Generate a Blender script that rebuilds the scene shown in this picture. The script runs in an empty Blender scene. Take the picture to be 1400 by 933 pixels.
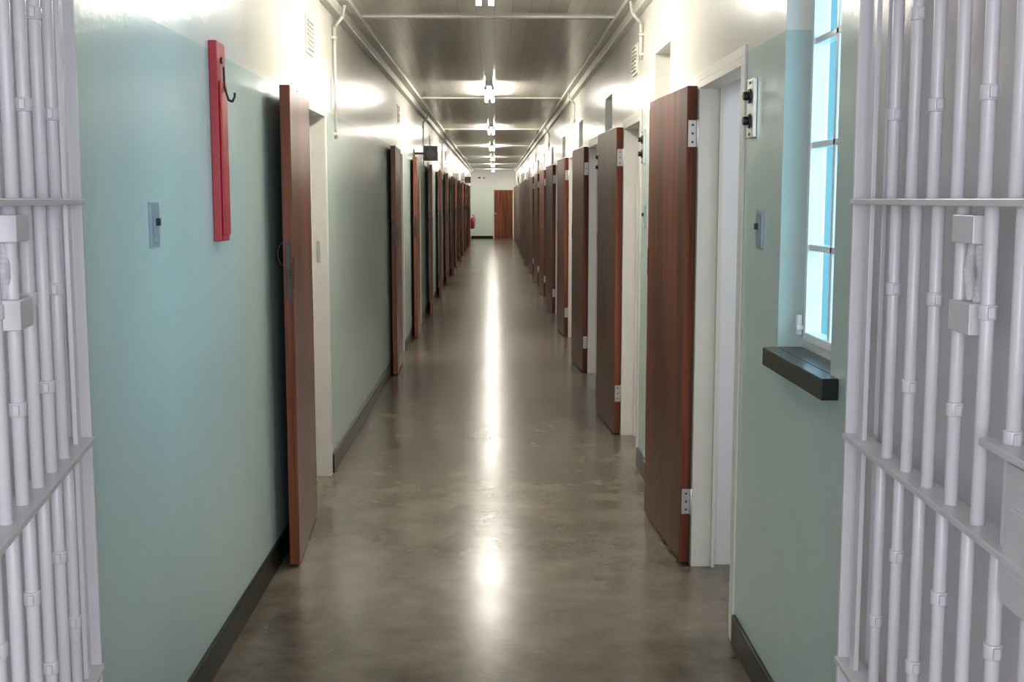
import bpy, bmesh, math, random
from mathutils import Vector, Matrix
random.seed(4)
S=bpy.context.scene
S.view_settings.view_transform='Standard'
S.view_settings.look='None'
COL=S.collection
H=1.57
XR=0.85; XL=-0.94; TH=0.22; ZC=2.72; YE=47.5; YG=2.65; ZP=2.06
# ---------------------------------------------------------------- materials
def newmat(name):
    m=bpy.data.materials.new(name); m.use_nodes=True
    nt=m.node_tree; b=nt.nodes['Principled BSDF']; return m,nt,b
def N(nt,t,**k):
    n=nt.nodes.new(t)
    for a,v in k.items(): setattr(n,a,v)
    return n
def mathn(nt,op,a,b=None):
    n=N(nt,'ShaderNodeMath',operation=op)
    for i,v in enumerate((a,b)):
        if v is None: continue
        if isinstance(v,(int,float)): n.inputs[i].default_value=v
        else: nt.links.new(v,n.inputs[i])
    return n.outputs[0]
def mix(nt,f,a,b):
    n=N(nt,'ShaderNodeMix',data_type='RGBA')
    for s,v in ((n.inputs[0],f),(n.inputs[6],a),(n.inputs[7],b)):
        if isinstance(v,(int,float)): s.default_value=v
        elif isinstance(v,tuple): s.default_value=(*v,1)
        else: nt.links.new(v,s)
    return n.outputs[2]
def noise(nt,vec,scale,detail=4,rough=.5):
    n=N(nt,'ShaderNodeTexNoise'); n.inputs['Scale'].default_value=scale
    n.inputs['Detail'].default_value=detail; n.inputs['Roughness'].default_value=rough
    nt.links.new(vec,n.inputs['Vector']); return n.outputs['Fac']
def ramp(nt,f,a,b,lo=0.,hi=1.):
    n=N(nt,'ShaderNodeMapRange'); nt.links.new(f,n.inputs[0])
    n.inputs[1].default_value=a;n.inputs[2].default_value=b;n.inputs[3].default_value=lo;n.inputs[4].default_value=hi
    return n.outputs[0]
def bump(nt,b,h,strength,dist):
    n=N(nt,'ShaderNodeBump'); n.inputs['Strength'].default_value=strength; n.inputs['Distance'].default_value=dist
    nt.links.new(h,n.inputs['Height']); nt.links.new(n.outputs[0],b.inputs['Normal'])
def mapping(nt,vec,scale):
    n=N(nt,'ShaderNodeMapping'); n.inputs['Scale'].default_value=scale; nt.links.new(vec,n.inputs[0]); return n.outputs[0]

def simple(name,col,rough=.4,metal=0.,var=.08,bs=0.,scale=12,spec=.5):
    m,nt,b=newmat(name)
    g=N(nt,'ShaderNodeTexCoord').outputs['Object']
    f=noise(nt,g,scale)
    dark=tuple(c*(1-var) for c in col); lite=tuple(min(1,c*(1+var)) for c in col)
    nt.links.new(mix(nt,f,dark,lite),b.inputs['Base Color'])
    b.inputs['Roughness'].default_value=rough; b.inputs['Metallic'].default_value=metal
    b.inputs['Specular IOR Level'].default_value=spec
    if bs: bump(nt,b,noise(nt,g,60),bs,.002)
    return m

SAGE=(.495,.60,.56); CREAM=(.76,.735,.665); LILAC=(.67,.62,.655); WHITE=(.76,.76,.77)
def wallmat():
    m,nt,b=newmat('gloss_wall_paint')
    pos=N(nt,'ShaderNodeNewGeometry').outputs['Position']
    sx=N(nt,'ShaderNodeSeparateXYZ'); nt.links.new(pos,sx.inputs[0])
    x,y,z=sx.outputs
    f=noise(nt,pos,1.3)
    sage=mix(nt,f,tuple(c*.95 for c in SAGE),tuple(c*1.05 for c in SAGE))
    c=mix(nt,mathn(nt,'GREATER_THAN',z,ZP),sage,CREAM)
    c=mix(nt,mathn(nt,'LESS_THAN',y,YG),c,LILAC)
    far=mathn(nt,'GREATER_THAN',y,3.6); nf=mathn(nt,'LESS_THAN',y,47.0)
    i1=mathn(nt,'MULTIPLY',mathn(nt,'MULTIPLY',mathn(nt,'GREATER_THAN',x,.93),far),nf)
    i2=mathn(nt,'MULTIPLY',mathn(nt,'LESS_THAN',x,-1.02),nf)
    i3=mathn(nt,'GREATER_THAN',mathn(nt,'ABSOLUTE',x),1.055)
    inside=mathn(nt,'MAXIMUM',i3,mathn(nt,'MAXIMUM',i1,i2))
    c=mix(nt,inside,c,WHITE)
    # teal paint of the office on the far side of the near window
    off=mathn(nt,'MULTIPLY',mathn(nt,'GREATER_THAN',x,.968),mathn(nt,'LESS_THAN',y,3.6))
    c=mix(nt,off,c,(.13,.24,.25))
    nt.links.new(c,b.inputs['Base Color'])
    b.inputs['Roughness'].default_value=.22
    h=mathn(nt,'ADD',noise(nt,pos,3.5,2),mathn(nt,'MULTIPLY',noise(nt,pos,45,2),.12))
    bump(nt,b,h,.4,.012)
    return m
M_wall=wallmat()
def floormat():
    m,nt,b=newmat('waxed_concrete')
    pos=N(nt,'ShaderNodeNewGeometry').outputs['Position']
    n1=noise(nt,pos,.8,4,.5); n2=noise(nt,pos,3.4,8,.68); n3=noise(nt,pos,140,2)
    s=mathn(nt,'ADD',mathn(nt,'MULTIPLY',n1,.42),mathn(nt,'ADD',mathn(nt,'MULTIPLY',n2,.48),mathn(nt,'MULTIPLY',n3,.1)))
    c=mix(nt,ramp(nt,s,.38,.62),(.070,.055,.038),(.205,.174,.130))
    nt.links.new(c,b.inputs['Base Color'])
    nt.links.new(ramp(nt,n2,.25,.75,.195,.248),b.inputs['Roughness'])
    b.inputs['IOR'].default_value=1.52
    bump(nt,b,mathn(nt,'ADD',n1,mathn(nt,'MULTIPLY',noise(nt,pos,9,2,.4),.18)),.14,.01)
    return m
M_floor=floormat()
def ceilmat():
    m,nt,b=newmat('gloss_ceiling_panel')
    pos=N(nt,'ShaderNodeNewGeometry').outputs['Position']
    sx=N(nt,'ShaderNodeSeparateXYZ'); nt.links.new(pos,sx.inputs[0])
    fr=mathn(nt,'FRACT',mathn(nt,'MULTIPLY',sx.outputs[0],9.0))
    line=mathn(nt,'LESS_THAN',fr,.05)
    f=noise(nt,mapping(nt,pos,(6,.6,1)),2)
    c=mix(nt,f,(.56,.535,.48),(.66,.63,.57))
    c=mix(nt,mathn(nt,'MULTIPLY',line,.45),c,(.3,.29,.25))
    nt.links.new(c,b.inputs['Base Color'])
    b.inputs['Roughness'].default_value=.2
    b.inputs['IOR'].default_value=1.6
    bump(nt,b,mathn(nt,'ADD',noise(nt,mapping(nt,pos,(5,1,1)),1.5,2),mathn(nt,'MULTIPLY',line,-.2)),.3,.01)
    return m
M_ceil=ceilmat()
def woodmat(name,a,bc):
    m,nt,b=newmat(name)
    o=N(nt,'ShaderNodeTexCoord').outputs['Object']
    f1=noise(nt,mapping(nt,o,(5,5,.25)),2.2,5,.6)
    f2=noise(nt,mapping(nt,o,(36,36,.7)),1.2,3,.7)
    f=mathn(nt,'ADD',mathn(nt,'MULTIPLY',f1,.45),mathn(nt,'MULTIPLY',f2,.55))
    nt.links.new(mix(nt,ramp(nt,f,.42,.58),a,bc),b.inputs['Base Color'])
    b.inputs['Roughness'].default_value=.29
    b.inputs['Specular IOR Level'].default_value=.2
    bump(nt,b,f2,.05,.001)
    return m
M_wood=woodmat('varnished_mahogany',(.016,.005,.003),(.140,.036,.017))
M_woode=woodmat('door_edge_wood',(.07,.021,.010),(.22,.066,.030))
M_frame=simple('cream_enamel',(.68,.65,.58),.35)
M_white=simple('white_enamel',(.80,.80,.79),.3)
M_lilac=simple('lilac_white_enamel',(.70,.66,.69),.28,bs=.2)
M_black=simple('black_skirting',(.008,.010,.008),.3,spec=.22)
M_blackm=simple('matte_black',(.01,.01,.01),.5)
M_steel=simple('brushed_steel',(.62,.62,.60),.35,.8)
M_dsteel=simple('dark_lock_steel',(.05,.045,.04),.4,.7)
M_red=simple('red_paint',(.45,.012,.024),.3)
M_grey=simple('grey_switch_plate',(.26,.33,.36),.35,.2)
M_cyan=simple('cyan_wall_paint',(.13,.24,.25),.6)
M_pale=simple('pale_end_wall_paint',(.72,.77,.70),.3)
M_slate=simple('dark_slate',(.014,.016,.015),.25,spec=.35)
def emit(name,col,s):
    m,nt,b=newmat(name); b.inputs['Emission Color'].default_value=(*col,1); b.inputs['Emission Strength'].default_value=s
    b.inputs['Base Color'].default_value=(.9,.9,.9,1); return m
M_tube=emit('fluorescent_tube_glow',(1,.945,.84),138)
def glassmat():
    m,nt,b=newmat('window_glass')
    t=N(nt,'ShaderNodeBsdfTransparent'); t.inputs[0].default_value=(.88,.96,.97,1)
    g=N(nt,'ShaderNodeBsdfGlossy'); g.inputs['Roughness'].default_value=.05
    mx=N(nt,'ShaderNodeMixShader'); mx.inputs[0].default_value=.08
    nt.links.new(t.outputs[0],mx.inputs[1]); nt.links.new(g.outputs[0],mx.inputs[2])
    nt.links.new(mx.outputs[0],nt.nodes['Material Output'].inputs[0]); return m
M_glass=glassmat()
# ---------------------------------------------------------------- mesh builder
class MB:
    def __init__(s): s.bm=bmesh.new(); s.mats=[]
    def mi(s,m):
        if m not in s.mats: s.mats.append(m)
        return s.mats.index(m)
    def box(s,x0,x1,y0,y1,z0,z1,m,rot=None):
        v=[s.bm.verts.new(p) for p in ((x0,y0,z0),(x1,y0,z0),(x1,y1,z0),(x0,y1,z0),(x0,y0,z1),(x1,y0,z1),(x1,y1,z1),(x0,y1,z1))]
        k=s.mi(m)
        for f in ((0,3,2,1),(4,5,6,7),(0,1,5,4),(1,2,6,5),(2,3,7,6),(3,0,4,7)):
            s.bm.faces.new([v[i] for i in f]).material_index=k
        if rot: 
            c=Vector(((x0+x1)/2,(y0+y1)/2,(z0+z1)/2)); bmesh.ops.rotate(s.bm,verts=v,cent=c,matrix=rot)
        return v
    def cyl(s,p0,p1,r,m,seg=16,r2=None):
        p0=Vector(p0);p1=Vector(p1);d=p1-p0
        M=Matrix.Translation((p0+p1)/2)@d.to_track_quat('Z','Y').to_matrix().to_4x4()
        g=bmesh.ops.create_cone(s.bm,cap_ends=True,segments=seg,radius1=r,radius2=r if r2 is None else r2,depth=d.length,matrix=M)
        k=s.mi(m)
        for f in {f for v in g['verts'] for f in v.link_faces}:
            f.material_index=k
            if len(f.verts)==4: f.smooth=True
    def tube(s,pts,r,m,seg=10):
        for a,b in zip(pts[:-1],pts[1:]): s.cyl(a,b,r,m,seg)
        k=s.mi(m)
        for p in pts[1:-1]:
            g=bmesh.ops.create_uvsphere(s.bm,u_segments=seg,v_segments=6,radius=r,matrix=Matrix.Translation(p))
            for f in {f for v in g['verts'] for f in v.link_faces}: f.material_index=k; f.smooth=True
    def sph(s,p,r,m,sc=(1,1,1)):
        g=bmesh.ops.create_uvsphere(s.bm,u_segments=20,v_segments=12,radius=r,matrix=Matrix.Translation(p)@Matrix.Diagonal((*sc,1)))
        k=s.mi(m)
        for f in {f for v in g['verts'] for f in v.link_faces}: f.material_index=k; f.smooth=True
    def mesh(s,name):
        me=bpy.data.meshes.new(name); s.bm.normal_update(); s.bm.to_mesh(me); s.bm.free()
        for m in s.mats: me.materials.append(m)
        return me
    def obj(s,name,loc=(0,0,0),rz=0,bev=0):
        return place(s.mesh(name),name,loc,rz,bev)
def place(me,name,loc=(0,0,0),rz=0,bev=0):
    o=bpy.data.objects.new(name,me); COL.objects.link(o); o.location=loc; o.rotation_euler=(0,0,rz)
    if bev:
        b=o.modifiers.new('bevel','BEVEL'); b.width=bev; b.segments=2; b.limit_method='ANGLE'; b.angle_limit=math.radians(50)
    return o
def wall(name,xa,xb,y0,y1,z0,z1,holes,mat):
    ys=sorted({y0,y1,*[v for h in holes for v in h[:2]]}); zs=sorted({z0,z1,*[v for h in holes for v in h[2:]]})
    def solid(i,j):
        if i<0 or j<0 or i>=len(ys)-1 or j>=len(zs)-1: return False
        cy=(ys[i]+ys[i+1])/2; cz=(zs[j]+zs[j+1])/2
        return not any(h[0]<cy<h[1] and h[2]<cz<h[3] for h in holes)
    bm=bmesh.new(); V={}
    def v(x,y,z):
        k=(x,round(y,4),round(z,4))
        if k not in V: V[k]=bm.verts.new(k)
        return V[k]
    for i in range(len(ys)-1):
        for j in range(len(zs)-1):
            if not solid(i,j): continue
            a,b,c,d=ys[i],ys[i+1],zs[j],zs[j+1]
            for x in (xa,xb): bm.faces.new([v(x,a,c),v(x,b,c),v(x,b,d),v(x,a,d)])
            if not solid(i-1,j): bm.faces.new([v(xa,a,c),v(xb,a,c),v(xb,a,d),v(xa,a,d)])
            if not solid(i+1,j): bm.faces.new([v(xa,b,c),v(xb,b,c),v(xb,b,d),v(xa,b,d)])
            if not solid(i,j-1): bm.faces.new([v(xa,a,c),v(xb,a,c),v(xb,b,c),v(xa,b,c)])
            if not solid(i,j+1): bm.faces.new([v(xa,a,d),v(xb,a,d),v(xb,b,d),v(xa,b,d)])
    bmesh.ops.recalc_face_normals(bm,faces=bm.faces)
    me=bpy.data.meshes.new(name); bm.to_mesh(me); bm.free(); me.materials.append(mat)
    return place(me,name)
# ---------------------------------------------------------------- layout
YV=1.1
RD=[4.93+2.83*i for i in range(15)]
LD=[4.88]+[10.42+2.8*i for i in range(12)]
ropen=[(d-.87,d) for d in RD]
lopen=[(d+.87,d+1.74) for d in LD]
ZO=2.05
WA,WB=2.94,3.50
rholes=[(a,b,0,ZO) for a,b in ropen]+[(d+.86,d+1.40,2.08,2.33) for d in RD if d+1.5<YE]+[(WA,WB,1.12,2.34)]
lholes=[(a,b,0,ZO) for a,b in lopen]
wall('wall_right',XR,XR+TH,YV,YE,0,ZC,rholes,M_wall)
wall('wall_left',XL,XL-TH,YV,YE,0,ZC,lholes,M_wall)
b=MB(); b.box(-3.3,3.3,-3.2,YE+.15,-.1,0,M_floor); b.obj('floor')
b=MB(); b.box(-3.3,3.3,-3.2,YE+.15,ZC,ZC+.1,M_ceil)
for k in range(7):
    y=7.65+6.0*k
    b.box(XL+.09,XR-.08,y-.025,y+.025,ZC-.012,ZC,M_frame)
b.obj('ceiling')
b=MB(); b.box(-3.3,3.3,YE,YE+.15,0,2.06,M_pale); b.box(-3.3,3.3,YE,YE+.15,2.06,ZC,M_white); b.obj('wall_back')
b=MB(); b.box(-3.3,-3.15,-3.2,YE,0,ZC,M_white); b.obj('wall_outer_left')
b=MB(); b.box(3.15,3.3,-3.2,YE,0,ZC,M_white); b.obj('wall_outer_right')
b=MB(); b.box(-3.15,XL-TH,YV,YV+.12,0,ZC,M_lilac); b.obj('wall_vestibule_left')
b=MB(); b.box(XR+TH,3.15,YV,YV+.12,0,ZC,M_lilac); b.obj('wall_vestibule_right')
b=MB()
b.box(-3.15,3.15,-3.2,-3.05,0,.9,M_white); b.box(-3.15,3.15,-3.2,-3.05,2.5,ZC,M_white)
for x in (-3.15,-1.1,1.0,2.95): b.box(x,x+.2,-3.2,-3.05,.9,2.5,M_white)
b.obj('wall_front')
b=MB()
for i,d in enumerate(RD): b.box(XR+TH,3.15,d+.012,d+.11,0,ZC,M_white)
b.box(XR+TH,3.15,3.74,3.78,0,ZC,M_cyan); b.box(XR+TH,3.15,3.78,3.84,0,ZC,M_white)
b.obj('wall_partition_right')
b=MB()
for d in LD: b.box(-3.15,XL-TH,d+1.752,d+1.85,0,ZC,M_white)
b.obj('wall_partition_left')
def base(name,x0,x1,ops,ya):
    b=MB(); y=ya
    for a,c in sorted(ops)+[(YE,YE)]:
        e=a-.05 if a<YE else YE
        if e>y: b.box(min(x0,x1),max(x0,x1),y,e,0,.11,M_black)
        y=c+.05
    b.obj(name,bev=.003)
base('baseboard_right',XR,XR-.014,ropen,YG)
base('baseboard_left',XL,XL+.014,lopen,YG)
b=MB(); b.box(XL+.014,-.06,YE-.014,YE,0,.11,M_black); b.obj('baseboard_back')
b=MB()
b.box(XL,XL+.045,YV,YE,ZC-.09,ZC,M_frame); b.box(XL+.045,XL+.11,YV,YE,ZC-.03,ZC,M_frame); b.obj('trim_1',bev=.002)
b=MB()
b.box(XR-.04,XR,YV,YE,ZC-.09,ZC,M_frame); b.box(XR-.09,XR-.04,YV,YE,ZC-.03,ZC,M_frame); b.obj('trim_2',bev=.002)
fi=3
def frame(side,a,c):
    global fi
    b=MB(); w=.045
    if side>0: x0,x1=XR-.008,XR+.075
    else: x0,x1=XL-.075,XL+.008
    t=.028
    b.box(x0,x1,a,a+t,0,ZO,M_frame); b.box(x0,x1,c-t,c,0,ZO,M_frame); b.box(x0,x1,a+t,c-t,ZO-t,ZO,M_frame)
    xf=(XR-.008,XR) if side>0 else (XL,XL+.008)
    b.box(*xf,a-w+.01,a,0,ZO+.035,M_frame); b.box(*xf,c,c+w-.01,0,ZO+.035,M_frame); b.box(*xf,a,c,ZO,ZO+.035,M_frame)
    xs=(XR+.075,XR+.09) if side>0 else (XL-.09,XL-.075)
    b.box(*xs,c-t-.015,c,0,ZO,M_frame); b.box(*xs,a,a+t+.015,0,ZO,M_frame)
    y=a+t if side>0 else c-t-.003
    xm=XR+.03 if side>0 else XL-.05
    b.box(xm,xm+.02,y,y+.003,1.22,1.34,M_steel)
    b.obj('trim_%d'%fi,bev=.003); fi+=1
for a,c in ropen: frame(1,a,c)
for a,c in lopen: frame(-1,a,c)
b=MB()
for d in RD:
    if d+1.5>YE: continue
    a,c=d+.86,d+1.40; t=.025
    for bx in ((a,a+t,2.08,2.33),(c-t,c,2.08,2.33),(a+t,c-t,2.08,2.105),(a+t,c-t,2.305,2.33)):
        b.box(XR+.08,XR+.12,*bx,M_frame)
    b.box(XR+.098,XR+.102,a+t,c-t,2.105,2.305,M_glass)
b.obj('window_2')
# ---------------------------------------------------------------- doors
L=.825;T=.042
def doormesh():
    b=MB(); Z0,Z1=.012,2.035
    b.box(0.004,L-.004,.001,T-.001,Z0,Z1,M_wood)
    b.box(0,.004,0,T,Z0,Z1,M_woode); b.box(L-.004,L,0,T,Z0,Z1,M_woode)
    for z in (.28,1.84):
        b.box(-.003,0,.002,T-.006,z-.055,z+.055,M_steel)
        b.cyl((-.007,-.004,z-.058),(-.007,-.004,z+.058),.008,M_steel,12)
        b.box(-.012,-.008,-.06,-.004,z-.055,z+.055,M_steel)
        for dz in (-.035,0,.035): b.cyl((-.003,.018,z+dz),(-.006,.018,z+dz),.005,M_dsteel,8)
    b.box(L-.001,L+.002,.010,T-.010,1.15,1.39,M_dsteel)
    b.box(L-.014,L+.002,T-.002,T+.002,1.20,1.33,M_dsteel)
    b.box(L+.002,L+.010,.014,T-.014,1.24,1.28,M_dsteel)
    pts=[(L-.07,-.002-.028*math.sin(t),1.34+.05*math.cos(t)) for t in [math.pi*i/8 for i in range(9)]]
    b.tube(pts,.005,M_dsteel,8)
    return b.mesh('door_panel')
DM=doormesh(); n=1
for i,d in enumerate(RD):
    ang=3.3 if i<2 else random.uniform(2.5,6)
    place(DM,'door_%d'%n,(XR-.012,d+.002,0),math.radians(90+ang),.002); n+=1
for i,d in enumerate(LD):
    ang=3.4 if i==0 else random.uniform(1,3.5)
    place(DM,'door_%d'%n,(XL+.012,d+.86,0),math.radians(-90+ang),.002); n+=1
b=MB()
b.box(0,.74,-.05,0,.01,1.93,M_woode); b.box(-.05,0,-.06,0,0,1.97,M_frame); b.box(.74,.79,-.06,0,0,1.97,M_frame); b.box(-.05,.79,-.06,0,1.93,1.97,M_frame)
b.cyl((.06,-.05,1.0),(.06,-.09,1.0),.012,M_steel); b.sph((.06,-.1,1.0),.026,M_steel)
for z in (.25,1.7): b.cyl((.742,-.06,z-.05),(.742,-.06,z+.05),.009,M_steel)
b.obj('door_%d'%n,(-.01,YE-.001,0),bev=.002)
# ---------------------------------------------------------------- near window
b=MB(); x0,x1=XR+.075,XR+.12; a,c=WA,WB; z0,z1=1.12,2.34; t=.035
b.box(x0,x1,a,a+t,z0,z1,M_white); b.box(x0,x1,c-t,c,z0,z1,M_white)
b.box(x0,x1,a+t,c-t,z0,z0+t,M_white); b.box(x0,x1,a+t,c-t,z1-t,z1,M_white)
ci,cj=a+t+.004,c-t-.004
b.box(x0-.01,x1-.01,cj-.022,cj,z0+t,z1-t,M_white); b.box(x0-.01,x1-.01,ci,ci+.022,z0+t,z1-t,M_white)
for z in (1.43,1.725,2.02): b.box(x0-.004,x1-.01,ci+.022,cj-.022,z-.009,z+.009,M_white)
b.box(x0-.01,x1-.01,ci+.022,cj-.022,z0+t,z0+t+.025,M_white)
b.box(x0-.004,x1-.012,(a+c)/2-.010,(a+c)/2+.010,z0+t,z1-t,M_white)
b.box(x0+.012,x0+.016,ci+.02,cj-.02,z0+t,z1-t,M_glass)
b.cyl((x0-.02,c-.03,1.17),(x0-.02,c-.03,1.23),.009,M_white); b.box(x0-.03,x0,c-.045,c-.015,1.185,1.20,M_white)
b.obj('window_1',bev=.003)
b=MB(); b.box(XR-.045,XR-.001,2.86,3.50,1.075,1.13,M_slate); b.box(XR-.001,XR+.074,WA+.002,WB-.002,1.121,1.13,M_slate); b.obj('window_sill',bev=.003)
# ---------------------------------------------------------------- gate jambs and gates
b=MB(); b.box(XL,XL+.012,YG-.10,YG,0,2.55,M_lilac); b.obj('trim_%d'%fi,bev=.003); fi+=1
b=MB(); b.box(XR-.012,XR,YG-.10,YG,0,2.55,M_lilac); b.obj('trim_%d'%fi,bev=.003); fi+=1
def gate(lock,s,box,start,nb):
    b=MB(); W=1.0; r=.0112; ra=[.04,.535,1.05,1.565,2.08,2.4]
    for z in ra: b.box(-.015,W+.02,-.026,.026,z-.006,z+.006,M_lilac)
    b.box(-.02,-.008,-.02,.02,.03,2.41,M_lilac); b.box(W+.01,W+.022,-.026,.026,.03,2.41,M_lilac)
    sp=.122
    for i in range(nb):
        x=start+i*sp
        for j in range(len(ra)-1):
            xx=x-(j%2)*.035
            b.cyl((xx,0,ra[j]),(xx,0,ra[j+1]),r,M_lilac,20)
            hgt=ra[j+1]-ra[j]
            if hgt<.4: continue
            zz=ra[j]+(.17 if (i+j)%2 else hgt-.17)
            b.cyl((xx,0,zz-.012),(xx,0,zz+.012),r+.003,M_lilac,20)
            b.box(xx-.019,xx+.019,-.005,.005,zz-.009,zz+.009,M_lilac)
    b.box(.03,.07,-.005,.005,.03,2.41,M_lilac)
    # lock keep: two plates joined by bowed bars round an oval opening
    k=lock; s2=.018
    b.box(k,k+.095,-s2,s2,1.50,1.545,M_lilac); b.box(k,k+.095,-s2,s2,1.355,1.405,M_lilac)
    for sx in (0,1):
        pts=[(k+.012+sx*.071+(1 if sx==0 else -1)*.020*abs(math.cos(math.pi*q/10)),s*.008,1.405+.095*q/10) for q in range(11)]
        b.tube(pts,.010,M_lilac,10)
    if box:
        b.box(W-.13,W+.008,-.018,.018,.98,1.19,M_lilac); b.box(W-.20,W+.02,-.034,.034,1.20,1.212,M_lilac)
        b.box(W-.10,W-.01,-.024,.024,1.03,1.13,M_lilac)
    for z in (.3,1.3,2.2):
        b.cyl((-.03,0,z-.05),(-.03,0,z+.05),.014,M_lilac)
    return b
gate(.50,-1,False,.20,7).obj('barred_gate',(XL+.045,2.52,0),math.radians(-90+9.6),.0015)
gate(.60,1,True,.235,7).obj('barred_gate',(XR-.055,2.54,0),math.radians(-90-2.1),.0015)
# ---------------------------------------------------------------- wall fittings
def switch(x,y,z,s):
    b=MB(); b.box(0,.008,-.04,.04,-.062,.062,M_grey) if s>0 else b.box(-.008,0,-.04,.04,-.062,.062,M_grey)
    xs=s*.008
    b.box(min(xs,xs+s*.003),max(xs,xs+s*.003),-.02,.02,-.03,.03,M_grey)
    b.box(min(xs,xs+s*.014),max(xs,xs+s*.014),-.006,.006,-.002,.018,M_blackm)
    for dz in (-.045,.045): b.cyl((xs,0,dz),(xs+s*.002,0,dz),.004,M_steel,8)
    b.obj('light_switch',(x,y,z),bev=.0015)
switch(XL,3.27,1.50,1); switch(XR,3.76,1.476,-1); switch(XR,6.65,1.476,-1)
def panel(y,z=1.865):
    b=MB(); b.box(-.012,0,-.05,.05,-.095,.095,M_steel)
    for dz in (-.04,.04):
        b.cyl((-.012,0,dz),(-.018,0,dz),.024,M_dsteel,20); b.cyl((-.018,0,dz),(-.035,0,dz),.014,M_blackm,16)
    for dz in (-.083,.083): b.cyl((-.012,0,dz),(-.015,0,dz),.005,M_dsteel,8)
    b.obj('intercom_panel',(XR-.0005,y,z),bev=.002)
for d in RD[:8]: panel(d-.87-.15)
b=MB(); b.box(0,.028,-.06,.06,-.33,.33,M_red); b.box(.028,.036,-.045,.045,-.31,.20,M_red)
pts=[(.036,.0,.19),(.042,0,.165),(.05,0,.14),(.062,0,.135),(.07,0,.15),(.071,0,.165)]
b.tube(pts,.004,M_blackm); b.cyl((.028,0,.27),(.034,0,.27),.012,M_blackm); b.tube([(.036,0,.25),(.037,0,.19)],.004,M_blackm)
b.obj('red_baton_board',(XL,4.03,1.76),bev=.003)
def vent(x,y,z,s):
    b=MB(); b.box(min(0,s*.008),max(0,s*.008),-.11,.11,-.09,.09,M_frame)
    for k in range(7):
        zz=-.07+k*.0225; b.box(min(s*.008,s*.018),max(s*.008,s*.018),-.09,.09,zz,zz+.012,M_frame)
    b.obj('air_vent',(x,y,z),bev=.001)
for d in (6.12,11.7,17.3,22.9): vent(XL,d,2.39,1)
for d in (7.2,12.9,18.5,24.2): vent(XR,d,2.4,-1)
for k,(x,y,zb,s) in enumerate([(XL,7.0,1.92,1),(XR,6.85,2.36,-1),(XL,15.6,1.92,1),(XL,21.2,1.92,1),(XR,12.5,2.36,-1),(XR,18.2,2.36,-1)]):
    b=MB(); q=x+s*.014
    b.tube([(x+s*.075,y,ZC-.035),(x+s*.065,y,2.62),(q,y,2.56),(q,y,zb)],.009,M_frame,12)
    for z in (2.5,zb+.03): b.box(min(x,x+s*.026),max(x,x+s*.026),y-.02,y+.02,z-.008,z+.008,M_frame)
    b.obj('cable_conduit')
def speaker(y,s=1.0):
    b=MB(); b.box(-.08*s,.08*s,-.07,.07,-.085,.085,M_blackm); b.box(-.07*s,.07*s,-.076,-.07,-.075,.075,M_black)
    b.cyl((0,-.076,-.015),(0,-.08,-.015),.05,M_blackm,24); b.cyl((0,-.076,.055),(0,-.08,.055),.014,M_blackm)
    b.cyl((-.08*s,0,0),(-.19,0,0),.012,M_blackm); b.box(-.2,-.19,-.04,.04,-.05,.05,M_blackm)
    b.obj('loudspeaker',(XL+.201,y,2.10),bev=.004)
speaker(13.9); speaker(33.0)
b=MB(); b.cyl((0,0,0),(0,0,.40),.075,M_red,24); b.sph((0,0,.40),.075,M_red,(1,1,.6)); b.cyl((0,0,.43),(0,0,.5),.02,M_steel)
b.box(-.02,.09,-.012,.012,.5,.52,M_blackm); b.tube([(.02,0,.48),(.09,0,.44),(.1,0,.28),(.09,0,.1)],.01,M_blackm); b.box(-.099,-.073,-.04,.04,.15,.35,M_steel)
b.obj('fire_extinguisher',(XL+.10,45.2,.45))
b=MB(); b.box(-.18,.18,-.03,0,-.07,.07,M_white); b.box(-.15,-.05,-.034,-.03,-.03,.03,M_red); b.box(.05,.12,-.034,-.03,-.03,.03,M_red)
b.obj('exit_sign',(-.5,YE,2.42))
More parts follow.
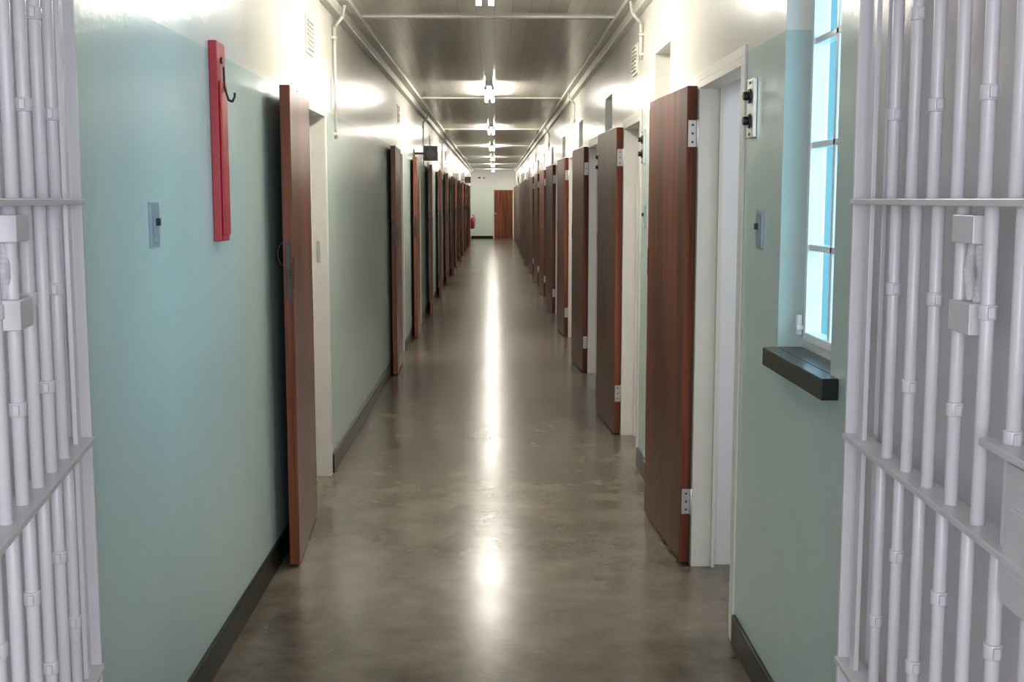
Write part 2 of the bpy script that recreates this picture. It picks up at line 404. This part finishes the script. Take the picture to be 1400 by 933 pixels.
# ---------------------------------------------------------------- fluorescent lights
for k in range(7):
    y=5.95+6.6*k
    b=MB()
    b.box(-.04,.04,-.76,.76,-.045,0,M_white)
    for s in (-1,1):
        b.box(s*.035-.015,s*.035+.015,-.76,-.74,-.085,-.04,M_white); b.box(s*.035-.015,s*.035+.015,.74,.76,-.085,-.04,M_white)
        b.cyl((s*.035,-.74,-.07),(s*.035,.74,-.07),.013,M_tube,12)
    b.obj('fluorescent_light',(-.05,y,ZC))
def area(name,loc,rot,sx,sy,e,col):
    l=bpy.data.lights.new(name,'AREA'); l.shape='RECTANGLE'; l.size=sx; l.size_y=sy; l.energy=e; l.color=col
    o=bpy.data.objects.new(name,l); COL.objects.link(o); o.location=loc; o.rotation_euler=rot; return o
area('daylight_vestibule',(0,-2.95,1.7),(math.radians(90),0,0),5.6,1.6,220,(.87,.93,1))
# daylight from the office's outer window, shining through the near window onto the opposite wall
area('daylight_office',(3.1,2.55,1.7),(0,math.radians(90),0),1.3,2.0,250,(.46,.76,1))
area('fill_light_office',(2.1,2.3,2.68),(0,0,0),1.2,1.2,8,(.8,.95,1))  # added fill to light the teal partition; the office has no lamp fitting
for i,d in enumerate(RD): area('cell_fill_light',(2.1,d-1.2 if i else 4.4,2.68),(0,0,0),.5,.3,16,(.90,.95,1))  # added fill in place of cell window daylight; no fittings modelled
for i,d in enumerate(LD): area('cell_fill_light',(-2.1,d+.6,2.68),(0,0,0),.5,.3,8,(1,.95,.85))  # added warm, weaker fill for the left cells, likewise without fittings
w=bpy.data.worlds.new('world'); S.world=w; w.use_nodes=True
w.node_tree.nodes['Background'].inputs[0].default_value=(.7,.85,1,1); w.node_tree.nodes['Background'].inputs[1].default_value=1.0
# ---------------------------------------------------------------- camera
cam=bpy.data.cameras.new('camera'); co=bpy.data.objects.new('camera',cam); COL.objects.link(co)
cam.sensor_width=36; cam.lens=1610/1400*36
co.location=(0,0,H); co.rotation_euler=(math.radians(90-6.87),0,math.radians(-.85)); S.camera=co
